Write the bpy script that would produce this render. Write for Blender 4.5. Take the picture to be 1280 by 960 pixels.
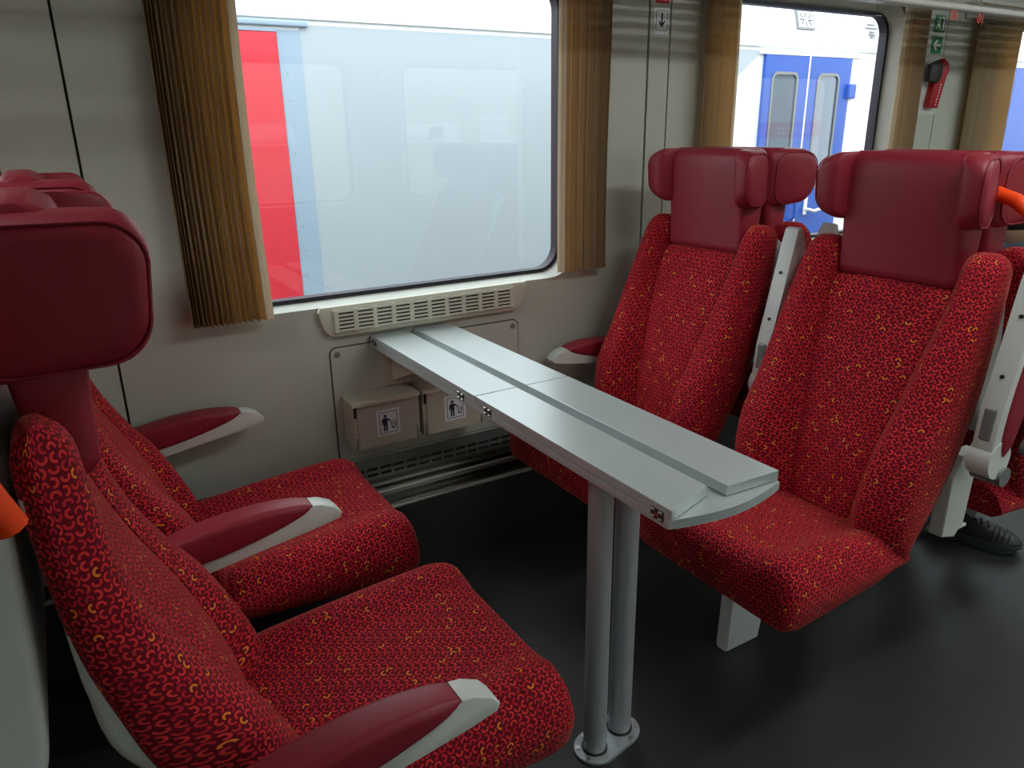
import bpy, bmesh, math, random
from mathutils import Vector, Matrix
random.seed(7)
PI = math.pi
scene = bpy.context.scene
for o in list(bpy.data.objects): bpy.data.objects.remove(o)
COL = scene.collection

# ------------------------------------------------------------------ camera
F, YAW, PITCH, ROLL, H = 937.0, .5431, .3282, -.01495, 1.3135
cd = bpy.data.cameras.new('camera'); cam = bpy.data.objects.new('camera', cd); COL.objects.link(cam)
cd.sensor_fit = 'HORIZONTAL'; cd.sensor_width = 36.0; cd.lens = F / 1280 * 36.0; cd.clip_start = .02; cd.clip_end = 200
fw = Vector((math.sin(YAW)*math.cos(PITCH), math.cos(YAW)*math.cos(PITCH), -math.sin(PITCH)))
rt = Vector((math.cos(YAW), -math.sin(YAW), 0)); up = rt.cross(fw)
r2 = math.cos(ROLL)*rt + math.sin(ROLL)*up; u2 = -math.sin(ROLL)*rt + math.cos(ROLL)*up
cam.matrix_world = Matrix(((r2.x,u2.x,-fw.x,0),(r2.y,u2.y,-fw.y,0),(r2.z,u2.z,-fw.z,H),(0,0,0,1)))
scene.camera = cam

# ------------------------------------------------------------------ sky, exposure
wd = bpy.data.worlds.new('sky'); scene.world = wd; wd.use_nodes = True
bg = wd.node_tree.nodes['Background']; bg.inputs[0].default_value = (.90, .96, 1.0, 1); bg.inputs[1].default_value = 2.5
vs = scene.view_settings
vs.view_transform = 'Standard'; vs.look = 'None'; vs.gamma = 1; vs.use_curve_mapping = False; vs.exposure = 0.72
LAMP = 9.5        # ceiling strip emission

# ------------------------------------------------------------------ materials
def srgb(r, g, b):
    f = lambda c: (c/255/12.92 if c/255 <= .04045 else ((c/255+.055)/1.055)**2.4)
    return (f(r), f(g), f(b), 1)
MATS = {}
def mat(name, col, rough=.5, metal=0, bump=0, bscale=200, var=0, vscale=6, spec=.5, sheen=0, coat=0):
    m = bpy.data.materials.new(name); m.use_nodes = True; nt = m.node_tree; N = nt.nodes; L = nt.links
    b = N['Principled BSDF']; b.inputs['Base Color'].default_value = col; b.inputs['Roughness'].default_value = rough
    b.inputs['Metallic'].default_value = metal; b.inputs['Specular IOR Level'].default_value = spec
    if sheen: b.inputs['Sheen Weight'].default_value = sheen; b.inputs['Sheen Roughness'].default_value = .5
    if coat: b.inputs['Coat Weight'].default_value = coat
    tc = N.new('ShaderNodeTexCoord')
    if var:
        n = N.new('ShaderNodeTexNoise'); n.inputs['Scale'].default_value = vscale; n.inputs['Detail'].default_value = 6
        L.new(tc.outputs['Object'], n.inputs['Vector'])
        mx = N.new('ShaderNodeMix'); mx.data_type = 'RGBA'
        mx.inputs[6].default_value = tuple(c*(1-var) for c in col[:3])+(1,); mx.inputs[7].default_value = tuple(min(1, c*(1+var)) for c in col[:3])+(1,)
        L.new(n.outputs['Fac'], mx.inputs[0]); L.new(mx.outputs[2], b.inputs['Base Color'])
    if bump:
        n = N.new('ShaderNodeTexNoise'); n.inputs['Scale'].default_value = bscale; n.inputs['Detail'].default_value = 3
        L.new(tc.outputs['Object'], n.inputs['Vector'])
        bp = N.new('ShaderNodeBump'); bp.inputs['Strength'].default_value = bump; bp.inputs['Distance'].default_value = .002
        L.new(n.outputs['Fac'], bp.inputs['Height']); L.new(bp.outputs['Normal'], b.inputs['Normal'])
    MATS[name] = m; return m

mat('wall', srgb(188,192,182), .42, var=.02, vscale=3)
mat('wall_dark', srgb(60,60,58), .7)
mat('leather', srgb(140,32,48), .48, bump=.12, bscale=420, var=.06, vscale=9, spec=.4)
mat('shell', srgb(196,201,200), .42, var=.02)
mat('grey_trim', srgb(206,210,206), .4)
mat('pivot', srgb(128,130,132), .4, metal=.3)
mat('floor', srgb(40,41,42), .42, bump=.15, bscale=350, var=.25, vscale=14)
mat('table', srgb(186,196,196), .30, var=.02, vscale=20, spec=.6, metal=.25)
mat('table_side', srgb(120,124,124), .35, metal=.6)
mat('steel', srgb(205,204,200), .32, metal=1)
mat('dark_steel', srgb(150,148,144), .24, metal=1)
mat('heater_black', srgb(46,46,46), .36)
mat('pole', srgb(176,182,186), .38, metal=.35)
mat('bin', srgb(196,190,176), .38, metal=.1)
mat('sticker', srgb(236,240,246), .4)
mat('navy_ink', srgb(28,32,62), .5)
mat('black', srgb(18,18,20), .45)
mat('rubber', srgb(26,24,40), .5)
mat('grille', srgb(208,208,192), .42)
mat('red_sign', srgb(196,24,30), .4)
mat('green_sign', srgb(10,122,62), .4)
mat('hinge_dark', srgb(70,62,60), .4, metal=.5)
mat('orange', srgb(255,74,10), .4)
mat('orange_print', srgb(226,70,56), .5)
mat('hammer_red', srgb(176,20,36), .35)
mat('white', srgb(240,240,238), .5)
mat('coach_white', srgb(238,242,244), .35)
mat('coach_shade', srgb(170,181,188), .4, var=.02, vscale=2)  # coach side in shadow, the shade put into the colour
mat('coach_pillar', srgb(150,170,188), .4)
mat('coach_red', srgb(212,50,66), .25)
mat('coach_blue', srgb(28,82,176), .4, var=.06, vscale=5)
mat('coach_glass', srgb(64,86,108), .05, spec=1)
mat('rack', srgb(205,206,202), .4)
mat('ceiling', srgb(205,205,200), .6)
mat('gravel', srgb(110,106,100), .9, var=.3, vscale=20)
mat('jacket', srgb(38,58,74), .8, bump=.3, bscale=120)
mat('jeans', srgb(30,36,52), .85, bump=.3, bscale=300)
mat('skin', srgb(206,158,132), .5)
mat('hair', srgb(46,34,26), .6)
mat('shoe', srgb(20,20,22), .5, bump=.2)
mat('sole', srgb(52,58,60), .6)

def mat_fabric():
    m = bpy.data.materials.new('moquette'); m.use_nodes = True; nt = m.node_tree; N = nt.nodes; L = nt.links
    b = N['Principled BSDF']; b.inputs['Roughness'].default_value = .85; b.inputs['Specular IOR Level'].default_value = .2
    b.inputs['Sheen Weight'].default_value = .25; b.inputs['Sheen Roughness'].default_value = .4; b.inputs['Sheen Tint'].default_value = (1,.35,.25,1)
    def M(op, a, c=None, d=None):
        n = N.new('ShaderNodeMath'); n.operation = op
        for k, x in enumerate((a, c, d)):
            if x is None: continue
            if isinstance(x, (int, float)): n.inputs[k].default_value = x
            else: L.new(x, n.inputs[k])
        return n.outputs[0]
    uv = N.new('ShaderNodeUVMap'); uv.uv_map = 'UVMap'
    # slight weave wobble
    sp = N.new('ShaderNodeSeparateXYZ'); L.new(uv.outputs[0], sp.inputs[0])
    S = 1/.0120
    y = M('MULTIPLY', sp.outputs[1], S); j = M('FLOOR', y)
    x0 = M('MULTIPLY', sp.outputs[0], S)
    x = M('ADD', x0, M('MULTIPLY', j, .28)); i = M('FLOOR', x)
    fx = M('SUBTRACT', M('SUBTRACT', x, i), .5); fy = M('SUBTRACT', M('SUBTRACT', y, j), .5)
    k = M('FLOORED_MODULO', M('ADD', i, M('MULTIPLY', j, 3)), 4)
    ang = M('MULTIPLY', k, PI/2)
    cv = N.new('ShaderNodeCombineXYZ'); L.new(fx, cv.inputs[0]); L.new(fy, cv.inputs[1])
    vr = N.new('ShaderNodeVectorRotate'); vr.rotation_type = 'Z_AXIS'; L.new(cv.outputs[0], vr.inputs['Vector']); L.new(ang, vr.inputs['Angle'])
    s2 = N.new('ShaderNodeSeparateXYZ'); L.new(vr.outputs[0], s2.inputs[0])
    px = s2.outputs[0]; py = M('ADD', s2.outputs[1], .17)
    r = M('SQRT', M('ADD', M('MULTIPLY', px, px), M('MULTIPLY', py, py)))
    ring = M('LESS_THAN', M('ABSOLUTE', M('SUBTRACT', r, .385)), .128)
    half = M('GREATER_THAN', py, -.10)
    mask = M('MULTIPLY', ring, half)
    ci = N.new('ShaderNodeCombineXYZ'); L.new(i, ci.inputs[0]); L.new(j, ci.inputs[1])
    wn = N.new('ShaderNodeTexWhiteNoise'); wn.noise_dimensions = '2D'; L.new(ci.outputs[0], wn.inputs['Vector'])
    rnd = wn.outputs['Value']
    big = N.new('ShaderNodeTexNoise'); big.inputs['Scale'].default_value = .16; big.inputs['Detail'].default_value = 2; L.new(ci.outputs[0], big.inputs['Vector'])
    def mix(f, a, c):
        n = N.new('ShaderNodeMix'); n.data_type = 'RGBA'
        L.new(f, n.inputs[0]) if not isinstance(f, (int, float)) else None
        for q, s in ((6, a), (7, c)):
            if isinstance(s, tuple): n.inputs[q].default_value = s
            else: L.new(s, n.inputs[q])
        return n.outputs[2]
    red = mix(rnd, srgb(190,30,46), srgb(232,58,58))
    ora = M('GREATER_THAN', M('ADD', rnd, M('MULTIPLY', big.outputs['Fac'], .35)), 1.13)
    arc = mix(ora, red, srgb(240,128,48))
    sc = N.new('ShaderNodeTexNoise'); sc.inputs['Scale'].default_value = 900; L.new(uv.outputs[0], sc.inputs['Vector'])
    base = mix(sc.outputs['Fac'], srgb(84,6,26), srgb(124,10,32))
    col = mix(mask, base, arc)
    L.new(col, b.inputs['Base Color'])
    bp = N.new('ShaderNodeBump'); bp.inputs['Strength'].default_value = .25; bp.inputs['Distance'].default_value = .001
    L.new(M('ADD', mask, sc.outputs['Fac']), bp.inputs['Height']); L.new(bp.outputs['Normal'], b.inputs['Normal'])
    MATS['fabric'] = m
mat_fabric()
def mat_curtain(name, c1, tr, c2=None):
    m = bpy.data.materials.new(name); m.use_nodes = True; nt = m.node_tree; N = nt.nodes; L = nt.links
    b = N['Principled BSDF']; b.inputs['Base Color'].default_value = c1; b.inputs['Roughness'].default_value = .9; b.inputs['Specular IOR Level'].default_value = .1
    tc = N.new('ShaderNodeTexCoord'); mp = N.new('ShaderNodeMapping'); mp.inputs['Scale'].default_value = (700, 700, 30)
    n = N.new('ShaderNodeTexNoise'); n.inputs['Scale'].default_value = 1; L.new(tc.outputs['Object'], mp.inputs[0]); L.new(mp.outputs[0], n.inputs[0])
    mx = N.new('ShaderNodeMix'); mx.data_type = 'RGBA'; L.new(n.outputs['Fac'], mx.inputs[0])
    mx.inputs[6].default_value = tuple(c*.8 for c in c1[:3])+(1,); mx.inputs[7].default_value = tuple(c*1.15 for c in c1[:3])+(1,)
    L.new(mx.outputs[2], b.inputs['Base Color'])
    t = N.new('ShaderNodeBsdfTranslucent'); t.inputs[0].default_value = c2 or c1
    ms = N.new('ShaderNodeMixShader'); ms.inputs[0].default_value = tr
    L.new(b.outputs[0], ms.inputs[1]); L.new(t.outputs[0], ms.inputs[2]); L.new(ms.outputs[0], N['Material Output'].inputs[0])
    MATS[name] = m
mat_curtain('curtain', srgb(178,164,138), .45, srgb(224,190,132)); mat_curtain('hem', srgb(226,214,192), .4)
def mat_glass(name, tint, refl):
    m = bpy.data.materials.new(name); m.use_nodes = True; nt = m.node_tree; N = nt.nodes; L = nt.links
    N.remove(N['Principled BSDF'])
    t = N.new('ShaderNodeBsdfTransparent'); t.inputs[0].default_value = tint
    g = N.new('ShaderNodeBsdfGlossy'); g.inputs['Roughness'].default_value = .01
    lw = N.new('ShaderNodeLayerWeight'); lw.inputs[0].default_value = .5
    pw = N.new('ShaderNodeMath'); pw.operation = 'POWER'; L.new(lw.outputs['Facing'], pw.inputs[0]); pw.inputs[1].default_value = 5
    fr = N.new('ShaderNodeMath'); fr.operation = 'MULTIPLY_ADD'; L.new(pw.outputs[0], fr.inputs[0]); fr.inputs[1].default_value = 1-refl; fr.inputs[2].default_value = refl
    ms = N.new('ShaderNodeMixShader'); L.new(fr.outputs[0], ms.inputs[0]); L.new(t.outputs[0], ms.inputs[1]); L.new(g.outputs[0], ms.inputs[2])
    L.new(ms.outputs[0], N['Material Output'].inputs[0]); MATS[name] = m
mat_glass('glass', (.95,.97,.97,1), .08)
mat_glass('clear_plastic', (.93,.94,.94,1), .05)
def mat_emit(name, col, s):
    m = bpy.data.materials.new(name); m.use_nodes = True; b = m.node_tree.nodes['Principled BSDF']
    b.inputs['Emission Color'].default_value = col; b.inputs['Emission Strength'].default_value = s; b.inputs['Base Color'].default_value = (.8,.8,.8,1)
    MATS[name] = m
mat_emit('lamp', (.95,1,.96,1), LAMP)

# ------------------------------------------------------------------ helpers
def thing(name, label, cat, loc=(0,0,0), rz=0, group=None, kind=None):
    o = bpy.data.objects.new(name, None); COL.objects.link(o); o.empty_display_size = .05
    o.location = loc; o.rotation_euler = (0,0,rz)
    if label: o['label'] = label
    if cat: o['category'] = cat
    if group: o['group'] = group
    if kind: o['kind'] = kind
    return o
def tag(o, label=None, cat=None, group=None, kind=None):
    if label: o['label'] = label
    if cat: o['category'] = cat
    if group: o['group'] = group
    if kind: o['kind'] = kind
    return o
def base_of(p):
    v = Vector((0,0,0))
    while p is not None: v += p.location; p = p.parent
    return v
class MB:
    def __init__(s): s.v = []; s.f = []; s.uv = {}
    def add(s, vs, fs, uvs=None):
        n = len(s.v); s.v += [tuple(p) for p in vs]
        for k, f in enumerate(fs):
            s.f.append([n+a for a in f])
            if uvs: s.uv[len(s.f)-1] = uvs[k]
        return s
    def box(s, x0, x1, y0, y1, z0, z1, bev=0, seg=2, M=None):
        bm = bmesh.new(); bmesh.ops.create_cube(bm, size=1)
        for p in bm.verts: p.co = Vector(((x0+x1)/2+p.co.x*(x1-x0), (y0+y1)/2+p.co.y*(y1-y0), (z0+z1)/2+p.co.z*(z1-z0)))
        if bev: bmesh.ops.bevel(bm, geom=bm.edges[:], offset=min(bev, .49*min(abs(x1-x0), abs(y1-y0), abs(z1-z0))), segments=seg, profile=.5, affect='EDGES')
        bm.verts.index_update()
        vs = [(M @ p.co if M else p.co.copy()) for p in bm.verts]; fs = [[q.index for q in f.verts] for f in bm.faces]; bm.free()
        return s.add(vs, fs)
    def prism(s, poly, axis, a, b, bev=0, M=None):
        # poly 2D; axis 'x': (y,z) 'y': (x,z) 'z': (x,y)
        def P(p, t): return Vector({'x': (t, p[0], p[1]), 'y': (p[0], t, p[1]), 'z': (p[0], p[1], t)}[axis])
        bm = bmesh.new(); A = [bm.verts.new(P(p, a)) for p in poly]; B = [bm.verts.new(P(p, b)) for p in poly]; n = len(poly)
        f1 = bm.faces.new(A); f2 = bm.faces.new(B[::-1])
        for i in range(n): bm.faces.new((A[i], B[i], B[(i+1) % n], A[(i+1) % n]))
        if bev:
            es = list(set(list(f1.edges)+list(f2.edges))); bmesh.ops.bevel(bm, geom=es, offset=bev, segments=2, profile=.5, affect='EDGES')
        bm.verts.index_update()
        vs = [(M @ p.co if M else p.co.copy()) for p in bm.verts]; fs = [[q.index for q in f.verts] for f in bm.faces]; bm.free()
        return s.add(vs, fs)
    def loft(s, rings, closed=True, caps=True, uoff=0, voff=0):
        n = len(rings[0]); V = [p for r in rings for p in r]; fs = []; uvs = []
        rings = [[Vector(p) for p in r] for r in rings]
        mid = rings[len(rings)//2]; U = [0]
        for k in range(n): U.append(U[-1]+(mid[(k+1) % n]-mid[k]).length)
        W = [0]
        for a in range(len(rings)-1):
            W.append(W[-1]+sum((rings[a+1][k]-rings[a][k]).length for k in range(n))/n)
        m = n if closed else n-1
        for a in range(len(rings)-1):
            for k in range(m):
                k2 = (k+1) % n
                fs.append([a*n+k, a*n+k2, (a+1)*n+k2, (a+1)*n+k])
                uvs.append([(U[k]+uoff, W[a]+voff), (U[k+1]+uoff, W[a]+voff), (U[k+1]+uoff, W[a+1]+voff), (U[k]+uoff, W[a+1]+voff)])
        if caps and closed:
            for a, rv in ((0, True), (len(rings)-1, False)):
                r = [a*n+k for k in range(n)]; r = r[::-1] if rv else r
                fs.append(r); uvs.append([(V[q][1]*1.0+uoff, V[q][0]+V[q][2]+voff) for q in r])
        return s.add(V, fs, uvs)
    def tube(s, pts, r, n=10, flat=1.0, upv=(0,0,1), caps=True):
        pts = [Vector(p) for p in pts]; rings = []
        for k, p in enumerate(pts):
            t = (pts[min(k+1, len(pts)-1)]-pts[max(k-1, 0)]).normalized(); uu = Vector(upv)
            if abs(t.dot(uu)) > .95: uu = Vector((1,0,0))
            a = t.cross(uu).normalized(); c = a.cross(t).normalized(); rr = r[k] if isinstance(r, (list, tuple)) else r
            rings.append([p+a*rr*math.cos(q*2*PI/n)+c*rr*flat*math.sin(q*2*PI/n) for q in range(n)])
        return s.loft(rings, True, caps)
    def cyl(s, c, axis, r, h, n=20, r2=None):
        c = Vector(c); d = Vector({'x': (1,0,0), 'y': (0,1,0), 'z': (0,0,1)}[axis]) if isinstance(axis, str) else Vector(axis).normalized()
        e = d.orthogonal().normalized(); g = d.cross(e); r2 = r if r2 is None else r2
        return s.loft([[c+e*rr*math.cos(q*2*PI/n)+g*rr*math.sin(q*2*PI/n)+d*t for q in range(n)] for rr, t in ((r, 0), (r2, h))])
    def build(s, name, m, parent=None, smooth=False, angle=None, world=True):
        off = base_of(parent) if (world and parent is not None) else Vector((0,0,0))
        me = bpy.data.meshes.new(name)
        me.from_pydata([tuple(Vector(p)-off) for p in s.v], [], s.f)
        if s.uv:
            l = me.uv_layers.new(name='UVMap')
            for pi, p in enumerate(me.polygons):
                if pi in s.uv:
                    for q, li in enumerate(p.loop_indices): l.data[li].uv = s.uv[pi][q]
        bm = bmesh.new(); bm.from_mesh(me); bmesh.ops.recalc_face_normals(bm, faces=bm.faces[:])
        if smooth:
            for f in bm.faces: f.smooth = True
            th = math.radians(angle or 40)
            for e in bm.edges: e.smooth = (len(e.link_faces) == 2 and e.calc_face_angle(0) < th)
        bm.to_mesh(me); bm.free()
        o = bpy.data.objects.new(name, me); COL.objects.link(o)
        me.materials.append(MATS[m]); o.parent = parent
        return o
def interp(tab, z):
    # smooth (catmull-rom-ish) interpolation
    if z <= tab[0][0]: return tab[0][1]
    if z >= tab[-1][0]: return tab[-1][1]
    for k in range(len(tab)-1):
        if tab[k][0] <= z <= tab[k+1][0]:
            z0, a = tab[k]; z1, b = tab[k+1]; t = (z-z0)/(z1-z0)
            ma = (tab[k+1][1]-tab[k-1][1])/(tab[k+1][0]-tab[k-1][0]) if k > 0 else (b-a)/(z1-z0)
            mb = (tab[k+2][1]-tab[k][1])/(tab[k+2][0]-tab[k][0]) if k+2 < len(tab) else (b-a)/(z1-z0)
            h = z1-z0
            return a*(2*t**3-3*t*t+1)+ma*h*(t**3-2*t*t+t)+b*(-2*t**3+3*t*t)+mb*h*(t**3-t*t)
def rrect(x0, x1, z0, z1, r, n=8):
    pts = []
    for cx, cz, a0 in ((x1-r, z1-r, 0), (x0+r, z1-r, PI/2), (x0+r, z0+r, PI), (x1-r, z0+r, 1.5*PI)):
        for k in range(n+1): a = a0+k*PI/2/n; pts.append((cx+r*math.cos(a), cz+r*math.sin(a)))
    return pts
def copy_tree(o, parent=None):
    c = o.copy(); COL.objects.link(c); c.parent = parent
    for ch in list(o.children): copy_tree(ch, c)
    return c
def text_mesh(name, body, size, m, parent, M, ext=.0006):
    cu = bpy.data.curves.new(name, 'FONT'); cu.body = body; cu.size = size; cu.extrude = ext; cu.align_x = 'CENTER'; cu.align_y = 'CENTER'
    t = bpy.data.objects.new(name, cu); COL.objects.link(t)
    bpy.context.view_layer.update()
    me = bpy.data.meshes.new_from_object(t.evaluated_get(bpy.context.evaluated_depsgraph_get()))
    bpy.data.objects.remove(t)
    me.transform(Matrix.Translation(-base_of(parent)) @ M)
    o = bpy.data.objects.new(name, me); COL.objects.link(o); me.materials.clear(); me.materials.append(MATS[m]); o.parent = parent
    return o

# ------------------------------------------------------------------ shell of the carriage
YW, YO = 2.035, -.86          # inner faces of window wall and of the opposite wall
X0, X1 = -2.6, 7.4; ZC = 2.15
fl = MB().box(X0, X1, YO, 1.94, -.04, 0).build('floor', 'floor'); tag(fl, kind='structure')
cl = MB().box(X0, X1, YO-.1, YW+.1, ZC, ZC+.04).build('ceiling', 'ceiling'); tag(cl, kind='structure')
for n, a, b in (('wall_end_near', X0-.04, X0), ('wall_end_far', X1, X1+.04)):
    tag(MB().box(a, b, YO-.1, YW+.1, -.04, ZC+.04).build(n, 'wall'), kind='structure')

def hole_panel(mb, x0, x1, z0, z1, hole, y, t, sgn):
    # panel facing -sgn*Y ; hole = rounded rect outline
    cx = sum(p[0] for p in hole)/len(hole); cz = sum(p[1] for p in hole)/len(hole); n = len(hole)
    def outer(p):
        dx, dz = p[0]-cx, p[1]-cz; k = 1e9
        if dx > 1e-6: k = min(k, (x1-cx)/dx)
        if dx < -1e-6: k = min(k, (x0-cx)/dx)
        if dz > 1e-6: k = min(k, (z1-cz)/dz)
        if dz < -1e-6: k = min(k, (z0-cz)/dz)
        return (cx+dx*k, cz+dz*k)
    hl = list(hole)
    # insert directions that hit the panel corners
    out = [outer(p) for p in hl]
    ang = lambda p: math.atan2(p[1]-cz, p[0]-cx)
    for c in ((x0,z0),(x1,z0),(x1,z1),(x0,z1)):
        best = min(range(n), key=lambda k: abs(math.atan2(math.sin(ang(out[k])-ang(c)), math.cos(ang(out[k])-ang(c)))))
        out[best] = c
    V = [(p[0], y, p[1]) for p in hl]+[(p[0], y, p[1]) for p in out]+[(p[0], y+t*sgn, p[1]) for p in out]
    fs = []
    for k in range(n):
        q = (k+1) % n
        fs.append([k, q, n+q, n+k]); fs.append([n+k, n+q, 2*n+q, 2*n+k])
    mb.add(V, fs)
def window(n, x0, x1, y, sgn, root):
    z0, z1, r = .856, 1.740, .085
    w = thing(f'window_{n}', None, None, ((x0+x1)/2, y, z0), kind='structure')
    big = rrect(x0-.025, x1+.025, z0-.010, z1+.025, r+.02); mid = rrect(x0, x1, z0, z1, r); inn = rrect(x0+.014, x1-.014, z0+.011, z1-.014, r-.012)
    yg = y+.065*sgn
    MB().loft([[(p[0], y, p[1]) for p in big], [(p[0], y+.006*sgn, p[1]) for p in big], [(p[0], yg, p[1]) for p in mid]], caps=False).build('window_reveal', 'wall', w, True, 30)
    MB().loft([[(p[0], yg, p[1]) for p in mid], [(p[0], yg-.006*sgn, p[1]) for p in mid], [(p[0], yg-.006*sgn, p[1]) for p in inn], [(p[0], yg+.03*sgn, p[1]) for p in inn]], caps=False).build('gasket', 'rubber', w)
    MB().add([(p[0], yg+.012*sgn, p[1]) for p in inn], [list(range(len(inn)))]).build('pane', 'glass', w)
    return big
def side_wall(name, y, sgn, bays, strips, ztop, zbot, first):
    root = thing(name, None, None, (0, y, 0), kind='structure')
    n = first
    for (a, b, w) in bays:
        mb = MB()
        if w:
            big = window(n, w[0], w[1], y, sgn, root); n += 1
            hole_panel(mb, a, b, zbot, ztop, big, y, .02, sgn)
        else: mb.box(a, b, min(y, y+.02*sgn), max(y, y+.02*sgn), zbot, ztop)
        mb.build('wall_panel', 'wall', root)
    # dark frame behind the panel joints, with openings for the windows
    mb = MB(); ya, yb = sorted((y+.012*sgn, y+.018*sgn))
    for k in range(len(bays)-1):
        mb.box(bays[k][1]-.02, bays[k+1][0]+.02, ya, yb, zbot, ztop)
    mb.build('joint_backing', 'wall_dark', root)
    return root
g = .003
BAYS = [(X0, -.072-g, (-1.25, -.25)), (-.072+g, .085-g, None), (.085+g, 1.765-.005, (.37, 1.462)), (1.765+.004, 1.856-g, None), (1.856+g, 3.43-g, (2.06, 3.115)), (3.43+g, 5.3-g, (3.86, 4.97)), (5.3+g, X1, (5.65, 6.65))]
side_wall('wall_window_side', YW, 1, BAYS, None, ZC, .365, 1)
OB = [(X0, -.9-g, None), (-.9+g, .7-g, None), (.7+g, 2.05-g, (.85, 1.85)), (2.05+g, 3.75-g, (2.25, 3.4)), (3.75+g, 5.2-g, (3.95, 4.95)), (5.2+g, X1, (5.7, 6.8))]  # left bays made windowless to keep aisle daylight off the near seats
side_wall('wall_aisle_side', YO, -1, OB, None, ZC, -.04, 6)

# low heater duct along the window wall
tr = thing('trim_1', None, None, (0, 1.99, 0), kind='structure')
MB().box(X0, X1, 1.94, 1.95, 0, .222).build('front_panel', 'heater_black', tr)
MB().box(X0, X1, 1.95, 2.05, .205, .215).build('duct_top', 'dark_steel', tr)
MB().box(X0, X1, 1.936, 1.95, .222, .232, .002).build('rail', 'steel', tr)
MB().box(X0, X1, 2.018, 2.034, .232, .246, .002).build('rail', 'steel', tr)
MB().box(X0, X1, 2.05, 2.056, .2, .366).build('back_plate', 'dark_steel', tr)
MB().box(X0, X1, 2.033, 2.05, .360, .366).build('ledge', 'wall', tr)
sl = MB()
for k in range(46):
    xx = .56+k*.044-.6
    for zz in (.29, .31): sl.box(xx, xx+.034, 2.0485, 2.0505, zz, zz+.008)
    sl.box(xx, xx+.034, 1.972, 1.98, .2145, .2158)
tag(sl.build('slot', 'black', tr), kind='stuff')
# ceiling lamps, out of view; the left-hand one is added to brighten the left wall
for x, ly, w in ((-1.0, 1.2, 'added unseen over the left-hand seats to brighten the wall'), (1.7, .35, 'nearest the folding table'), (3.4, .35, 'behind the right-hand seats'), (5.1, .35, 'at the far end')):
    t = thing('ceiling_lamp', 'long fluorescent ceiling lamp, '+w, 'lamp', (x, ly, ZC), group='ceiling lamps')
    MB().box(x-.62, x+.62, ly-.12, ly+.12, ZC-.03, ZC-.001, .006).build('housing', 'rack', t)
    MB().box(x-.6, x+.6, ly-.10, ly+.10, ZC-.045, ZC-.03, .004).build('diffuser', 'lamp', t)
# luggage rack along the window wall
t = thing('luggage_rack', 'grey metal luggage rack running along the wall above the windows', 'luggage rack', (2, 1.8, 1.66))
MB().box(X0+.02, X1-.02, 1.60, 1.64, 1.672, 1.692, .006).build('front_rail', 'rack', t)
for k in range(5): MB().box(X0+.02, X1-.02, 1.655+k*.06, 1.70+k*.06, 1.688+k*.012, 1.70+k*.012, .003).build('slat', 'rack', t)
for x in (-1.4, .6, 1.9, 3.55, 5.2): MB().prism([(1.61,1.69),(2.03,1.74),(2.03,1.80),(1.61,1.70)], 'x', x, x+.02).build('rack_bracket', 'rack', t)
def wm(x, y, z): # text facing -Y
    return Matrix.Translation((x, y, z)) @ Matrix.Rotation(PI/2, 4, 'X')
# ------------------------------------------------------------------ seats
CUSH_HW = .24
UF = [(.36,.625),(.42,.592),(.50,.575),(.60,.590),(.70,.640),(.83,.697),(.975,.762),(1.05,.795)]     # bolster front
UC = [(.36,.650),(.43,.645),(.55,.660),(.65,.690),(.80,.738),(.96,.800),(1.05,.83)]                   # middle panel front
UR = [(.36,.655),(.42,.675),(.5,.715),(.6,.770),(.7,.808),(.785,.830),(.88,.845),(.97,.860),(1.05,.870)]  # rear of upholstery
VI = [(.36,.080),(.45,.088),(.6,.105),(.8,.135),(.95,.150),(1.05,.152)]
OFF = .65
SHELL_BACK = [(.40,.74),(.5,.80),(.6,.875),(.66,.910),(.75,.922),(.85,.928),(.97,.933),(1.02,.934)]
def P(u, v, z): return (OFF-u, v, z)
UF_L = [(.36,.700),(.42,.682),(.463,.678),(.534,.705),(.617,.745),(.67,.782),(.77,.836),(.855,.862),(.955,.876),(1.05,.885)]
UC_L = [(.36,.735),(.43,.730),(.53,.742),(.644,.785),(.77,.850),(.88,.888),(.96,.900),(1.05,.905)]
UR_L = [(.36,.755),(.42,.775),(.5,.815),(.616,.872),(.70,.898),(.785,.920),(.88,.932),(.97,.938),(1.05,.94)]
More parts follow.
